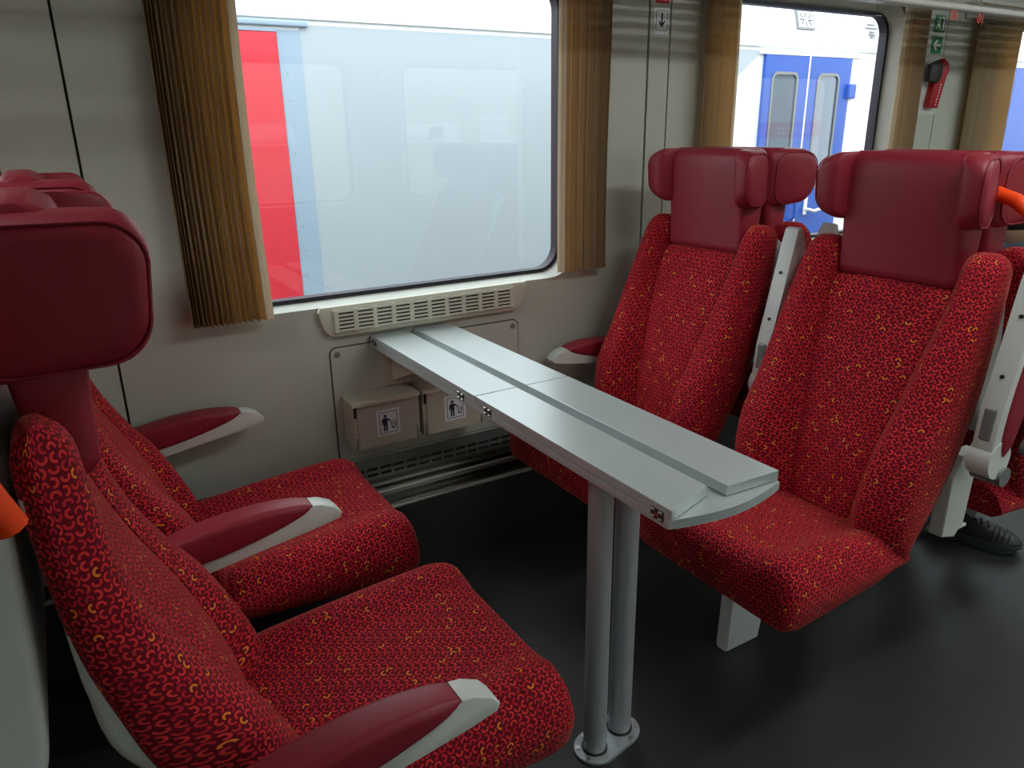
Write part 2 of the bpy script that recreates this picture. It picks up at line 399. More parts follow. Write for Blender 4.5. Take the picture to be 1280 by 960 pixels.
def seat_meshes(left, dh, dw, dp, c0, c1, shw=.234, shb=0, shz=.50):
    """left: profile of the reclined seats, dh: headrest offset, dw: extra wing depth, dp: pad offset, c0..c1: cushion depth range"""
    M = {}
    uf_ = lambda z: interp(UF_L if left else UF, z)
    uc_ = lambda z: interp(UC_L if left else UC, z)
    ur_ = lambda z: interp(UR_L if left else UR, z)
    # cushion
    rings = []
    NR = 28
    for a in range(NR+1):
        t = a/NR; t = t*t*.35+t*.65
        u = c0+(c1-c0)*t
        ztop = .468-.050*t+.006*math.sin(t*PI); zb = .322+.030*t
        ins = 0
        if t < .13:
            q = 1-t/.13; ins = .042*(1-math.sqrt(max(0, 1-q*q)))
        hw = CUSH_HW-.010*max(0, (t-.7)/.3)-ins*.4
        zt = ztop-ins; zl = zb+ins*.35
        ring = []
        for k in range(25):
            s = -1+2*k/24; v = hw*s
            ed = max(0, (abs(s)-.80)/.20); rz = .042*(1-math.sqrt(max(0, 1-ed**2.2)))
            side = .012*math.exp(-((abs(s)-.74)/.13)**2)
            dip = -.010*(1-min(1, (abs(s)/.60)**5))*min(1, t*5)
            ring.append(P(u, v, zt-rz+side+dip))
        ring.append(P(u, hw-.002, (zt+zl)/2-.02)); ring.append(P(u, hw-.008, zl+.010))
        for k in range(9):
            s = 1-2*k/8; ring.append(P(u, (hw-.022)*s, zl))
        ring.append(P(u, -hw+.008, zl+.010)); ring.append(P(u, -hw+.002, (zt+zl)/2-.02))
        rings.append(ring)
    M['cushion'] = lambda nm, par: MB().loft(rings, uoff=.31, voff=.17).build(nm, 'fabric', par, True, 60)
    # middle back panel
    rp = []
    for a in range(29):
        z = .36+(.962-.36)*a/28; hw = interp(VI, z)+.012; uc = uc_(z); top = max(0, (z-.94)/.022)
        ring = []
        for k in range(13):
            s = -1+2*k/12
            ring.append(P(uc+.012*abs(s)**3-.006+.02*top**2, hw*s, z))
        for k in range(5):
            s = 1-2*k/4; ring.append(P(max(ur_(z)-.01, uc+.02), hw*s, z))
        rp.append(ring)
    M['back_panel'] = lambda nm, par: MB().loft(rp, uoff=.08).build(nm, 'fabric', par, True, 60)
    def bolster(sg):
        rings = []
        zs = [.362+(1.005-.362)*a/30 for a in range(31)]+[1.014,1.022,1.030,1.037,1.042,1.0455,1.0475,1.048]
        for z in zs:
            vi = interp(VI, z); vo = interp([(.36,.232),(.5,.243),(.9,.243),(1.05,.238)], z); uf = uf_(z); uc = uc_(z); ur = ur_(z)
            ring = []
            for k in range(17):
                a = k/16; v = vi+(vo-vi)*a
                if a < .40: u = uc+(uf-uc)*math.sin(a/.40*PI/2)**1.25
                else: q = (a-.40)/.60; u = uf+.045*(1-math.sqrt(max(0, 1-(q*.97)**2.8)))
                ring.append((u, v))
            u_e = ring[-1][0]; ue2 = max(ur-.01, u_e+.004)
            for k in range(1, 5): ring.append((u_e+(ue2-u_e)*k/4, vo+.003*math.sin(k/4*PI)))
            ur2 = max(ur, ue2+.004)
            ring.append((ur2, vo-.012)); ring.append((ur2, (vo+vi)/2)); ring.append((ur2, vi))
            if z > 1.005:
                q = (z-1.005)/.0435; e = .030*(1-math.sqrt(max(0, 1-min(1, q)**2)))
                cu = (min(p[0] for p in ring)+max(p[0] for p in ring))/2; cv = (vi+vo)/2
                du = max(p[0] for p in ring)-cu; dv = (vo-vi)/2
                ring = [(cu+(p[0]-cu)*(1-e/du), cv+(p[1]-cv)*(1-e/dv)) for p in ring]
            if z < .40:
                q = (.40-z)/.04; sc = 1-.10*q; cu = ur2-.02; cv = (vi+vo)/2
                ring = [(cu+(p[0]-cu)*sc, cv+(p[1]-cv)*sc) for p in ring]
            rings.append([P(u, sg*v, z) for u, v in ring])
        return MB().loft(rings, uoff=.4+sg*.2, voff=.05)
    M['bolster'] = lambda nm, par, sg: bolster(sg).build(nm, 'fabric', par, True, 60)
    # headrest pad
    rh = []
    for a in range(25):
        z = .958+(1.252-.958)*a/24
        uf = interp([(.958,.812),(1.05,.808),(1.15,.800),(1.22,.800),(1.252,.812)], z)+dh+dp; ur = interp([(.958,.872),(1.05,.888),(1.15,.895),(1.252,.888)], z)+dh*.7+dp; hw = interp([(.958,.151),(1.1,.150),(1.252,.152)], z)
        e = 0
        if z > 1.236: e = .016*(1-math.sqrt(max(0, 1-((z-1.236)/.016)**2)))
        if z < .968: e = .010*(1-math.sqrt(max(0, 1-((.968-z)/.010)**2)))
        uf += e; ur -= e; hw -= e*.4
        pts = rrect(-hw, hw, uf, ur, .016, 4)
        rh.append([P(u, v, z) for v, u in pts])
    M['pad'] = lambda nm, par: MB().loft(rh).build(nm, 'leather', par, True, 50)
    WF = [(0,.802),(.06,.785),(.14,.768),(.28,.758),(.55,.754),(1,.758)]
    def wing(sg):
        rings = []; NA = 20
        for a in range(NA+1):
            t = a/NA; v = .132+(.208-.132)*t
            uf = interp(WF, t)+dh; ur = interp([(0,.898),(.5,.895),(1,.880)], t)+dh*.7+dw
            zl = interp([(0,1.098),(.4,1.098),(.8,1.104),(1,1.110)], t)-dw*.25; zh = interp([(0,1.251),(.5,1.248),(1,1.238)], t)-dw*.12
            e = 0
            if t > .74: q = (t-.74)/.26; e = .016*(1-math.sqrt(max(0, 1-q*q)))
            r = interp([(0,.020),(.5,.034),(1,.042)], t)
            pts = rrect(uf+e, ur-e, zl+e, zh-e, min(r, .45*(ur-uf-2*e)), 7)
            # lower front corner pulled back, as the wing tapers downwards
            pts = [(u+.012*max(0, (1.17-z)/.07)*(1 if u < (uf+ur)/2 else 0), z) for u, z in pts]
            rings.append([P(u, sg*(v-.042*t*max(0, (u-uf)/(ur-uf))), z-.012*max(0, (u-uf)/(ur-uf))*(1 if z < 1.17 else 0)) for u, z in pts])
        return MB().loft(rings)
    def seam(sg):
        uf = interp(WF, .86)+dh; ur = .884+dh*.7+dw; zo = dw*.25
        pts = rrect(uf+.001, ur-.001, 1.1065-zo, 1.2405-zo*.5, .040, 8)
        pts = [(u+.012*max(0, (1.17-z)/.07)*(1 if u < (uf+ur)/2 else 0), z) for u, z in pts]; pts.append(pts[0])
        return MB().tube([P(u, sg*(.199-.036*max(0, (u-uf)/(ur-uf))), z-.012*max(0, (u-uf)/(ur-uf))*(1 if z < 1.17 else 0)) for u, z in pts], .0017, 6, upv=(0,1,0), caps=False)
    M['wing'] = lambda nm, par, sg: wing(sg).build(nm, 'leather', par, True, 55)
    M['seam'] = lambda nm, par, sg: seam(sg).build(nm, 'leather', par, True)
    # rear shell
    rs = []
    for a in range(25):
        z = shz+(1.0-shz)*a/24; u0 = max(ur_(z)-.02, uc_(z)+.025); u1 = max(interp(SHELL_BACK, z)-shb, u0+.012); hw = shw
        e = .02*(1-math.sqrt(max(0, 1-((z-.975)/.025)**2))) if z > .975 else 0
        pts = rrect(-hw+e, hw-e, u0, max(u1-e, u0+.012), .005 if u1-u0 < .03 else .012, 3)
        rs.append([P(u, v, z) for v, u in pts])
    M['shell'] = lambda nm, par: MB().loft(rs).build(nm, 'shell', par, True, 50)
    return M
SETS = {'L': seat_meshes(True, .028, .055, .022, .262, .82), 'R': seat_meshes(False, 0, 0, 0, .255, .672, .195, .045, .60), 'B': seat_meshes(False, 0, 0, 0, .255, .735, .195, .045, .60), 'N': seat_meshes(False, 0, 0, 0, .255, .735, .234, .02)}
PIV_U, PIV_Z = .855, .600
def armrest(par, v, raised):
    a = math.radians(95 if raised else 0); k1 = .97 if raised else .855
    pu, pz = (.800, .615) if raised else (PIV_U, PIV_Z)
    Mx = Matrix.Translation((OFF-pu, v, pz)) @ Matrix.Rotation(-a, 4, 'Y')
    hw = .022
    body = [(.455,-.010),(.450,-.020),(.40,-.027),(.25,-.046),(.12,-.064),(.04,-.066),(0,-.055),(-.035,-.02),(-.035,.01),(-.01,.020),(.06,.006),(.16,-.014),(.26,-.004),(.385,.014),(.388,.022),(.41,.019),(.44,.006)]
    o = MB().prism([(f*k1, z) for f, z in body], 'y', -hw, hw, .004, Mx).build('armrest', 'grey_trim', par, True, 35, world=False)
    rings = []
    for k in range(17):
        t = k/16; f = .02+(.385-.02)*t
        top = interp([(.02,.000),(.08,.016),(.2,.032),(.3,.035),(.385,.027)], f)
        low = interp([(.02,-.035),(.08,-.04),(.16,-.036),(.26,-.020),(.33,-.005),(.385,.010)], f)
        w = interp([(.02,.029),(.2,.031),(.33,.029),(.385,.025)], f)
        e = .004 if k in (0, 16) else 0
        pts = rrect(-w+e, w-e, low+e, top-e, min(.012, .45*(top-low-2*e)), 4)
        rings.append([Mx @ Vector((f*k1, y, z)) for y, z in pts])
    MB().loft(rings).build('armrest_pad', 'leather', o, True, 50, world=False)
    for f, z in ((.20,-.0530),(.33,-.0365)): MB().cyl(Mx @ Vector((f*k1, 0, z)), Mx.to_3x3() @ Vector((0,0,-1)), .0045, .003, 10).build('screw', 'black', o, world=False)
    if raised: MB().cyl(Mx @ Vector((.012, -.024, -.028)), 'y', .043, .048, 28).build('hub', 'grey_trim', o, True, 40, world=False)
    if raised: MB().box(.055, .125, -.012, .012, -.0680, -.050, .003, M=Mx).build('recess', 'pivot', o, world=False)
    MB().cyl((OFF-pu+.005, v-.032, pz-.028), 'y', .022 if raised else .030, .064, 20).build('pivot', 'pivot', par, True, 40, world=False)
    return o
def make_seat(label, axis, face, y, arms, kind, handle=None, foot=False, group=None):
    """face=+1 looks along +X. arms: list of (world side, raised)"""
    root = thing('train_seat', label, 'seat', (0,0,0), 0, group); S = SETS[kind]
    S['cushion']('cushion', root); S['back_panel']('backrest', root)
    for sg in (1, -1): S['bolster']('bolster', root, sg)
    pad = S['pad']('headrest', root)
    for sg in (1, -1):
        w = S['wing']('wing', pad, sg); S['seam']('seam', pad, sg)
    S['shell']('shell', root)
    MB().box(OFF-.66, OFF-.36, -.14, .14, .295, .325, .004).build('seat_frame', 'shell', root, world=False)
    for side, raised in arms:
        b = side*face
        armrest(root, b*(.302 if raised else .312), raised)
        if raised and kind == 'R' and face < 0 and side < 0:
            MB().prism([(OFF-.775,.40),(OFF-.83,.385),(OFF-.86,.42),(OFF-.87,.60),(OFF-.80,.60),(OFF-.775,.55)], 'y', b*.205, b*.240, .003).build('arm_bracket', 'grey_trim', root, world=False)
            MB().box(OFF-.93, OFF-.83, min(b*.17, b*.215), max(b*.17, b*.215), .372, .380, .002).build('bracket_tab', 'grey_trim', root, world=False)
    if handle:
        b = handle*face
        pts = [P(u, b*v, z) for u, v, z in ((.905,.10,1.172),(.900,.15,1.168),(.892,.2,1.155),(.886,.24,1.130),(.888,.268,1.09),(.895,.280,1.045),(.908,.281,1.005),(.918,.276,.975))]
        MB().tube(pts, .0155, 12, 1.0, upv=(1,0,0)).build('grab_handle', 'orange', root, True, 60, world=False)
    if foot:
        v0 = (.10 if foot is True else foot)*face
        MB().prism([(OFF-.455,0),(OFF-.465,.30),(OFF-.62,.30),(OFF-.575,0)], 'y', v0-.022, v0+.022, .010).build('pedestal', 'shell', root, True, 40, world=False)
    root.location = (axis-face*OFF, y, 0); root.rotation_euler = (0, 0, 0 if face > 0 else PI)
    return root
AX = .865; YA, YWIN = 1.035, 1.65
make_seat('red patterned aisle seat in the near left foreground with its armrest folded down', AX, 1, YA, [(-1, False), (1, False)], 'L', foot=True)
make_seat('red patterned seat at the window wall, left of the table', AX, 1, YWIN, [(1, False)], 'L')
make_seat('red patterned aisle seat right of the table with its outer armrest folded up', AX, -1, YA, [(-1, True), (1, True)], 'R', handle=-1, foot=True)
make_seat('red patterned window seat right of the table, next to the pillar with the down arrow', AX, -1, YWIN, [(1, False)], 'R')
AX2 = AX+1.80; AX0 = AX-1.862
make_seat('aisle seat facing away behind the right-hand aisle seat, person sitting in it', AX2, 1, YA, [(-1, True), (1, True)], 'B', foot=.21)
make_seat('window seat facing away behind the right-hand window seat', AX2, 1, YWIN, [(1, False)], 'B')
make_seat('aisle seat cut off at the left edge, only its white shell and orange handle showing', AX0, -1, YA, [(-1, False)], 'N', handle=-1, foot=True)
make_seat('window seat at the left edge, hidden behind the foreground headrests', AX0, -1, YWIN, [(1, False)], 'N')

# ------------------------------------------------------------------ folding table
TX0, TX1, TY0, TY1, TZ = .743, .998, .758, 2.034, .75
t = thing('folding_table', 'grey folding table on twin poles fixed to the wall', 'table', (.87, 1.03, 0))
TB = .713; TM = .7305
# base board with curved free end
arc = [(TX0+(TX1+.002-TX0)*k/16, .765-.022*math.sin(PI*k/16)) for k in range(17)]
bd = MB().prism(arc+[(TX1+.002, TY1-.004), (TX0, TY1-.004)], 'z', TB, TM-.0012, .002).build('base_board', 'table', t)
def leaf(x0, x1, y0, y1, s0, s1):
    poly = [(x0, y0+s0), (x1, y0+s1), (x1, y1), (x0, y1)]
    return MB().prism(poly, 'z', TM, TZ, .0015).build('leaf', 'table', t)
YJ = 1.392
leaf(TX0, .853, TY0, YJ-.001, 0, .034); leaf(TX0, .853, YJ+.001, TY1-.005, 0, 0)
leaf(.880, TX1, TY0+.0, YJ-.001, .016, .010); leaf(.880, TX1, YJ+.001, TY1-.005, 0, 0)
for yy in (.79, 1.335, 1.46, 2.0):
    h = MB().box(TX0-.0012, TX0+.004, yy-.015, yy+.015, TM-.009, TM+.009, .0005).build('hinge', 'hinge_dark', t)
    for q in (-.009, .009):
        for zz in (-.006, .006): MB().cyl((TX0-.002, yy+q-.004, TM+zz), 'y', .0022, .008, 10).build('hinge_pin', 'steel', h, True)
    MB().box(TX0-.0025, TX0+.001, yy-.005, yy+.005, TM-.003, TM+.003).build('hinge_link', 'steel', h)
for (x, y) in ((.829, 1.041), (.912, 1.057)):
    MB().cyl((x, y, .004), 'z', .0255, TB-.006, 28).build('pole', 'pole', t, True, 40)
    MB().cyl((x, y, .008), 'z', .0285, .004, 28).build('collar', 'black', t, True, 40)
def stadium(ax, ay, bx, by, r, n=14):
    a = math.atan2(by-ay, bx-ax)
    return [(bx+r*math.cos(a-PI/2+k*PI/n), by+r*math.sin(a-PI/2+k*PI/n)) for k in range(n+1)]+[(ax+r*math.cos(a+PI/2+k*PI/n), ay+r*math.sin(a+PI/2+k*PI/n)) for k in range(n+1)]
MB().prism(stadium(.829,1.041,.912,1.057,.047), 'z', 0, .008, .002).build('foot_plate', 'pole', t)
for k in range(6):
    a = k*PI/3+.55; cx, cy = (.912, 1.057) if math.cos(a) > 0 else (.829, 1.041)
    MB().cyl((cx+.038*math.cos(a), cy+.038*math.sin(a), .008), 'z', .0055, .0015, 12).build('screw', 'steel', t)
MB().box(.772, .955, 2.022, 2.0305, .588, TB-.002, .003).build('wall_bracket', 'bin', t)
MB().prism([(2.022, TB-.002), (1.75, TB-.002), (1.78, TB-.014), (2.022, .60)], 'x', .80, .93, .002).build('support_arm', 'bin', t)
for x, z in ((.79,.66),(.80,.62)): MB().cyl((x, 2.022, z), (0,-1,0), .006, .003, 12).build('screw', 'steel', t)

# ------------------------------------------------------------------ ventilation grille, service panel, bins
t = thing('service_panel', 'large screwed wall panel behind the litter bins', 'wall panel', (.935, YW, .37))
MB().prism(rrect(.621, 1.25, .37, .724, .02), 'y', YW-.004, YW-.0005, .001).build('panel', 'wall', t)
MB().prism(rrect(.6175, 1.2535, .3675, .7275, .022), 'y', YW-.0015, YW-.0002).build('panel_gap', 'wall_dark', t)
for x in (.640, 1.231): MB().cyl((x, YW-.004, .705), (0,-1,0), .009, .002, 16).build('screw', 'pivot', t)
t = thing('ventilation_grille', 'cream slotted air grille in the wall under the large window', 'grille', (.93, YW, .76))
def sl_rr(x0, x1, z0, z1, r, lean): return [(x+lean*(z1-z), z) for x, z in rrect(x0, x1, z0, z1, r)]
outl = [(.600,.850),(1.274,.850),(1.282,.838),(1.262,.785),(1.245,.766),(1.225,.760),(.640,.760),(.622,.764),(.606,.782),(.592,.835)]
MB().prism(outl[::-1], 'y', YW-.020, YW-.001, .007).build('surround', 'grille', t, True, 30)
MB().prism(rrect(.628, 1.228, .772, .842, .006), 'y', YW-.0235, YW-.0195, .001).build('frame_plate', 'grille', t)
MB().box(.640, 1.216, YW-.0250, YW-.0232, .777, .837).build('backing', 'black', t)
nx = 10
for k in range(nx+1):
    x = .640+k*(1.216-.640)/nx; MB().box(x-.0065, x+.0065, YW-.030, YW-.0240, .775, .839, .001).build('divider', 'grille', t)
for k in range(6):
    z = .780+k*.0108; MB().box(.638, 1.218, YW-.0295, YW-.0245, z-.0030, z+.0030, .001).build('slat', 'grille', t)

def litter_bin(label, x0, x1, hid=None):
    y0, y1, z0, z1 = 1.945, YW-.0045, .432, .578
    t = thing('litter_bin', label, 'litter bin', ((x0+x1)/2, (y0+y1)/2, z0), group='litter bins under the table')
    MB().box(x0, x1, y0+.004, y1, z0, z1-.004, .004).build('body', 'bin', t)
    MB().box(x0+.012, x1+.0, y0, y0+.005, z0, z1-.012, .0015).build('front_flap', 'bin', t)
    MB().prism([(y0-.006, z1-.010), (y0-.004, z1-.002), (y0+.004, z1+.001), (y1, z1+.003), (y1, z1), (y0+.004, z1-.003), (y0-.002, z1-.010)], 'x', x0-.002, x1+.002).build('lid', 'bin', t)
    MB().box(x0+.004, x0+.0115, y0+.0015, y0+.006, z1-.045, z1-.009).build('gap', 'black', t)
    MB().box(x0+.006, x0+.011, y0-.004, y0+.003, z0+.002, z0+.045, .0015).build('hinge', 'steel', t)
    MB().box(x1-.011, x1-.006, y0-.004, y0+.003, z0+.002, z0+.045, .0015).build('hinge', 'steel', t)
    cx = (x0+x1)/2+.003; cz = .503
    s = MB().box(cx-.036, cx+.036, y0-.0008, y0+.0005, cz-.040, cz+.040).build('sticker', 'sticker', t)
    p = MB(); ya, yb = y0-.0014, y0-.0006
    def q(poly): p.prism([(cx+a, cz+b) for a, b in poly], 'y', ya, yb)
    w = .0016; a = .028; b = .033
    for r in ((-a,a,b-w,b),(-a,a,-b,-b+w),(-a,-a+w,-b,b),(a-w,a,-b,b)): q([(r[0],r[2]),(r[1],r[2]),(r[1],r[3]),(r[0],r[3])])
    q([(-.010+.0048*math.cos(k*PI/6), .0205+.0048*math.sin(k*PI/6)) for k in range(12)])
    q([(-.0175,.014),(-.003,.014),(.008,.004),(.0065,.001),(-.003,.008),(-.0035,-.008),(-.004,-.027),(-.0085,-.027),(-.0092,-.008),(-.0108,-.008),(-.0115,-.027),(-.016,-.027),(-.0165,.004),(-.0185,-.006),(-.021,-.006),(-.020,.008)])
    q([(.006,.001),(.010,.0005),(.0125,-.018),(.0185,-.018),(.021,.001),(.0235,.001),(.0205,-.0215),(.0105,-.0215),(.0075,-.002)])
    for dx, dz in ((.0145,-.002),(.017,-.009),(.0135,.004)): q([(dx+.0016*math.cos(k*PI/4), dz+.0016*math.sin(k*PI/4)) for k in range(8)])
    p.build('pictogram', 'navy_ink', s)
litter_bin('grey metal litter bin with pictogram sticker, the fully visible left one', .642, .848)
litter_bin('grey metal litter bin partly hidden by the table, right of the other', .862, 1.068)

# ------------------------------------------------------------------ curtains
def curtain(label, xa, xb, zb, n, hem, dense, zt=1.80, amp=.013, yc=1.992):
    t = thing('pleated_curtain', label, 'curtain', ((xa+xb)/2, yc, zb), group='pleated curtains beside the windows')
    def X(k, tz):
        s = k/n; s = s**dense if dense > 0 else 1-(1-s)**(-dense)
        return xa+(xb-xa)*s
    V = []; fs = []; nz = 14
    rnd = random.Random(int(xa*1000))
    jit = [rnd.uniform(-.28, .28) for _ in range(2*n+2)]
    for iz in range(nz+1):
        tz = iz/nz; z = zb+(zt-zb)*tz
        for k in range(2*n+1):
            x = X(k/2, tz)+jit[k]*.004+.004*math.sin(tz*5+xa*9)*(1 if hem > 0 else -1)*(.3+.7*k/(2*n))
            y = yc+(amp if k % 2 else -amp)*(1+jit[k])*(.85+.25*(1-tz))
            V.append((x, y, z+(.003*rnd.random() if iz == 0 else 0)))
    m = 2*n+1
    for iz in range(nz):
        for k in range(m-1): fs.append([iz*m+k, iz*m+k+1, (iz+1)*m+k+1, (iz+1)*m+k])
    o = MB().add(V, fs).build('pleats', 'curtain', t)
    sm = o.modifiers.new('thickness', 'SOLIDIFY'); sm.thickness = .0016
    k = m-1 if hem > 0 else 0
    V2 = []; fs2 = []
    for iz in range(nz+1):
        p = V[iz*m+k]
        V2 += [(p[0], p[1]+.001, p[2]), (p[0]+hem*.010, p[1]+.012, p[2]), (p[0]+hem*.022, p[1]+.010, p[2])]
    for iz in range(nz):
        for c in (0, 1): fs2.append([iz*3+c, iz*3+c+1, iz*3+c+4, iz*3+c+3])
    h = MB().add(V2, fs2).build('hem', 'hem', t); sm = h.modifiers.new('thickness', 'SOLIDIFY'); sm.thickness = .002
    MB().box(xa-.02, xb+.02, yc-.004, yc+.004, zt-.004, zt+.010).build('curtain_rail', 'rack', t)
    return t
curtain('brown pleated curtain left of the large window, widest and nearest', .262, .44, .845, 15, 1, 1.45)
curtain('golden pleated curtain at the right edge of the large window', 1.404, 1.575, .866, 13, -1, -1.4, amp=.0055)
curtain('narrow olive brown curtain left of the window with the blue doors', 1.975, 2.118, .862, 11, 1, 1.35, amp=.0048)
curtain('brown curtain right of the window with the blue doors, beside the green signs', 3.085, 3.225, .862, 10, -1, -1.3, amp=.0042)
curtain('golden curtain at the far right beside the last window', 3.60, 3.95, .862, 18, 1, 1.4, amp=.0042)

# ------------------------------------------------------------------ signs on the wall
t = thing('arrow_sign', 'small white sign with black arrow pointing down on wall strip', 'sign', (1.815, YW, 1.60))
s = MB().box(1.785, 1.846, YW-.0016, YW-.0002, 1.598, 1.676).build('plate', 'sticker', t)
def flat(parent, name, m, polys, y=YW, d=.0016, e=.0008):
    p = MB()
    for pl in polys: p.prism(pl, 'y', y-d-e, y-d)
    return p.build(name, m, parent)
def frame_polys(x0, x1, z0, z1, w): return [[(x0,z0),(x1,z0),(x1,z0+w),(x0,z0+w)],[(x0,z1-w),(x1,z1-w),(x1,z1),(x0,z1)],[(x0,z0),(x0+w,z0),(x0+w,z1),(x0,z1)],[(x1-w,z0),(x1,z0),(x1,z1),(x1-w,z1)]]
flat(t, 'border', 'black', frame_polys(1.791, 1.840, 1.608, 1.669, .0015))
flat(t, 'arrow', 'navy_ink', [[(1.812,1.661),(1.819,1.661),(1.819,1.632),(1.827,1.640),(1.830,1.635),(1.8155,1.617),(1.801,1.635),(1.804,1.640),(1.812,1.632)]])
t = thing('red_sign', 'red square sign just above the down arrow sign', 'sign', (1.815, YW, 1.69))
s = MB().box(1.788, 1.845, YW-.0016, YW-.0002, 1.690, 1.750).build('plate', 'red_sign', t)
flat(t, 'mark', 'white', [[(1.80+k*.012,1.698),(1.806+k*.012,1.698),(1.803+k*.012,1.735)] for k in range(3)])
for lab, nm, z0, kind in (('green emergency exit sign with white running figure, the upper one', 'exit_sign', 1.675, 0), ('green sign with white arrow pointing left, below the exit sign', 'direction_sign', 1.592, 1)):
    t = thing(nm, lab, 'sign', (3.365, YW, z0)); x0, x1 = 3.33, 3.405
    MB().box(x0, x1, YW-.0016, YW-.0002, z0, z0+.066).build('plate', 'green_sign', t)
    if kind: flat(t, 'arrow', 'white', [[(x0+.010,z0+.033),(x0+.034,z0+.055),(x0+.040,z0+.048),(x0+.030,z0+.038),(x0+.066,z0+.038),(x0+.066,z0+.028),(x0+.030,z0+.028),(x0+.040,z0+.018),(x0+.034,z0+.011)]])
    else:
        flat(t, 'running_figure', 'white', [[(x0+.044,z0+.008),(x0+.068,z0+.008),(x0+.068,z0+.060),(x0+.044,z0+.060),(x0+.044,z0+.056),(x0+.060,z0+.052),(x0+.060,z0+.012)],
          [(x0+.032+.005*math.cos(k*PI/5), z0+.054+.005*math.sin(k*PI/5)) for k in range(10)],
          [(x0+.024,z0+.047),(x0+.038,z0+.047),(x0+.048,z0+.038),(x0+.045,z0+.035),(x0+.036,z0+.041),(x0+.035,z0+.030),(x0+.044,z0+.020),(x0+.040,z0+.008),(x0+.036,z0+.009),(x0+.038,z0+.019),(x0+.028,z0+.026),(x0+.022,z0+.012),(x0+.008,z0+.012),(x0+.008,z0+.016),(x0+.018,z0+.017),(x0+.025,z0+.040),(x0+.016,z0+.036),(x0+.011,z0+.040)]])
t = thing('emergency_hammer', 'red handled emergency hammer with black head on the wall', 'hammer', (3.36, YW, 1.37))
MB().prism(rrect(3.285, 3.425, 1.345, 1.585, .01), 'y', YW-.005, YW-.0005, .002).build('back_plate', 'grey_trim', t)
hd = MB().prism([(3.325,1.375),(3.395,1.372),(3.415,1.505),(3.44,1.525),(3.43,1.553),(3.395,1.572),(3.36,1.53),(3.345,1.48)], 'y', YW-.035, YW-.0055, .006).build('handle', 'hammer_red', t, True, 40)
MB().prism([(3.258,1.478),(3.330,1.470),(3.352,1.50),(3.350,1.535),(3.322,1.562),(3.268,1.545)], 'y', YW-.058, YW-.036, .005).build('hammer_head', 'black', t, True, 40)
for k in range(8): MB().box(3.364+k*.0028, 3.371+k*.0028, YW-.0362, YW-.0351, 1.384+k*.0115, 1.389+k*.0115).build('reflector', 'white', hd)
# seat number strip hanging under the rack
t = thing('seat_number_strip', 'clear strip with red seat numbers under the luggage rack', 'seat numbers', (2.9, 1.602, 1.66))
MB().box(2.3, 3.3, 1.600, 1.603, 1.630, 1.669).build('clear_strip', 'clear_plastic', t)
text_mesh('number', '06', .044, 'orange_print', t, wm(2.722, 1.599, 1.652)); text_mesh('number', '01', .044, 'orange_print', t, wm(2.885, 1.599, 1.650))

# ------------------------------------------------------------------ the coach on the next track
YE = 4.5
t = thing('passenger_coach', 'white passenger coach with a grey painted shadow, red and blue doors outside the windows', 'train', (4.0, YE+.5, -1.2))
XA, XB = -6, 15; ZL = 1.905
MB().box(XA, XB, YE, YE+2.6, -.5, ZL, .0).build('body_side', 'coach_white', t)
rf = []
for k in range(15):
    a = k/14*PI/2; rf.append((YE+1.3-1.3*math.cos(a)-.0, ZL+.95*math.sin(a)))
MB().prism(rf+[(YE+2.6, ZL+.6), (YE+2.6, ZL)], 'x', XA, XB).build('roof', 'coach_white', t, True, 30)
MB().box(XA, XB, YE-.02, YE+.001, ZL-.004, ZL+.010, .003).build('rain_gutter', 'coach_white', t)
MB().box(XA, XB, YE-.008, YE+.001, ZL+.010, ZL+.015).build('gutter_line', 'coach_pillar', t)
MB().prism([(1.375, ZL-.03), (1.375, -.5), (2.0, -.5), (3.3, .60), (5.10, 1.875), (5.10, ZL-.03)], 'y', YE-.004, YE+.002).build('shadow_panel', 'coach_shade', t)  # diagonal cast shadow on the white side, laid on as a grey panel
MB().box(-.2, 1.42, YE-.03, YE, ZL-.045, ZL-.015, .008).build('door_gutter', 'coach_pillar', t)
MB().box(1.246, 1.375, YE-.006, YE+.001, -.5, ZL-.06).build('door_pillar', 'coach_pillar', t)
rd = MB().box(.25, 1.244, YE-.012, YE+.002, -.5, 1.832, .004).build('red_door', 'coach_red', t)
MB().box(.25, 1.246, YE-.016, YE+.001, 1.832, 1.846).build('door_top_edge', 'coach_pillar', t)
for k in range(11): MB().cyl((1.285, YE-.006, 1.62-k*.14), (0,-1,0), .004, .002, 8).build('rivet', 'pivot', t)
def blue_door(x0, x1, w0, w1, handle):
    d = MB(); z0, z1 = -.4, 1.845
    o = rrect(w0, w1, .78, 1.722, .06); hole_panel(d, x0, x1, z0, z1, o, YE-.03, .03, 1)
    d = d.build('blue_door', 'coach_blue', t)
    i = rrect(w0+.02, w1-.02, .80, 1.70, .045)
    MB().loft([[(p[0], YE-.034, p[1]) for p in o], [(p[0], YE-.034, p[1]) for p in i], [(p[0], YE-.02, p[1]) for p in i]], caps=False).build('window_seal', 'pivot', d)
    MB().add([(p[0], YE-.022, p[1]) for p in i], [list(range(len(i)))]).build('door_pane', 'coach_glass', d)
    if handle:
        MB().box(handle-.02, handle+.02, YE-.045, YE-.029, .55, .74, .006).build('handle_plate', 'white', d)
        MB().tube([(handle, YE-.04, .60), (handle, YE-.09, .60), (handle+.04, YE-.10, .585), (handle+.17, YE-.10, .605)], .014, 10).build('door_handle', 'white', d, True)
blue_door(5.108, 5.628, 5.19, 5.51, None); blue_door(5.640, 6.19, 5.75, 6.045, 5.76)
MB().box(5.626, 5.642, YE-.034, YE, -.4, 1.845).build('door_seal', 'white', t)
MB().box(6.19, 6.30, YE-.02, YE+.001, -.4, 1.845).build('door_post', 'coach_white', t)
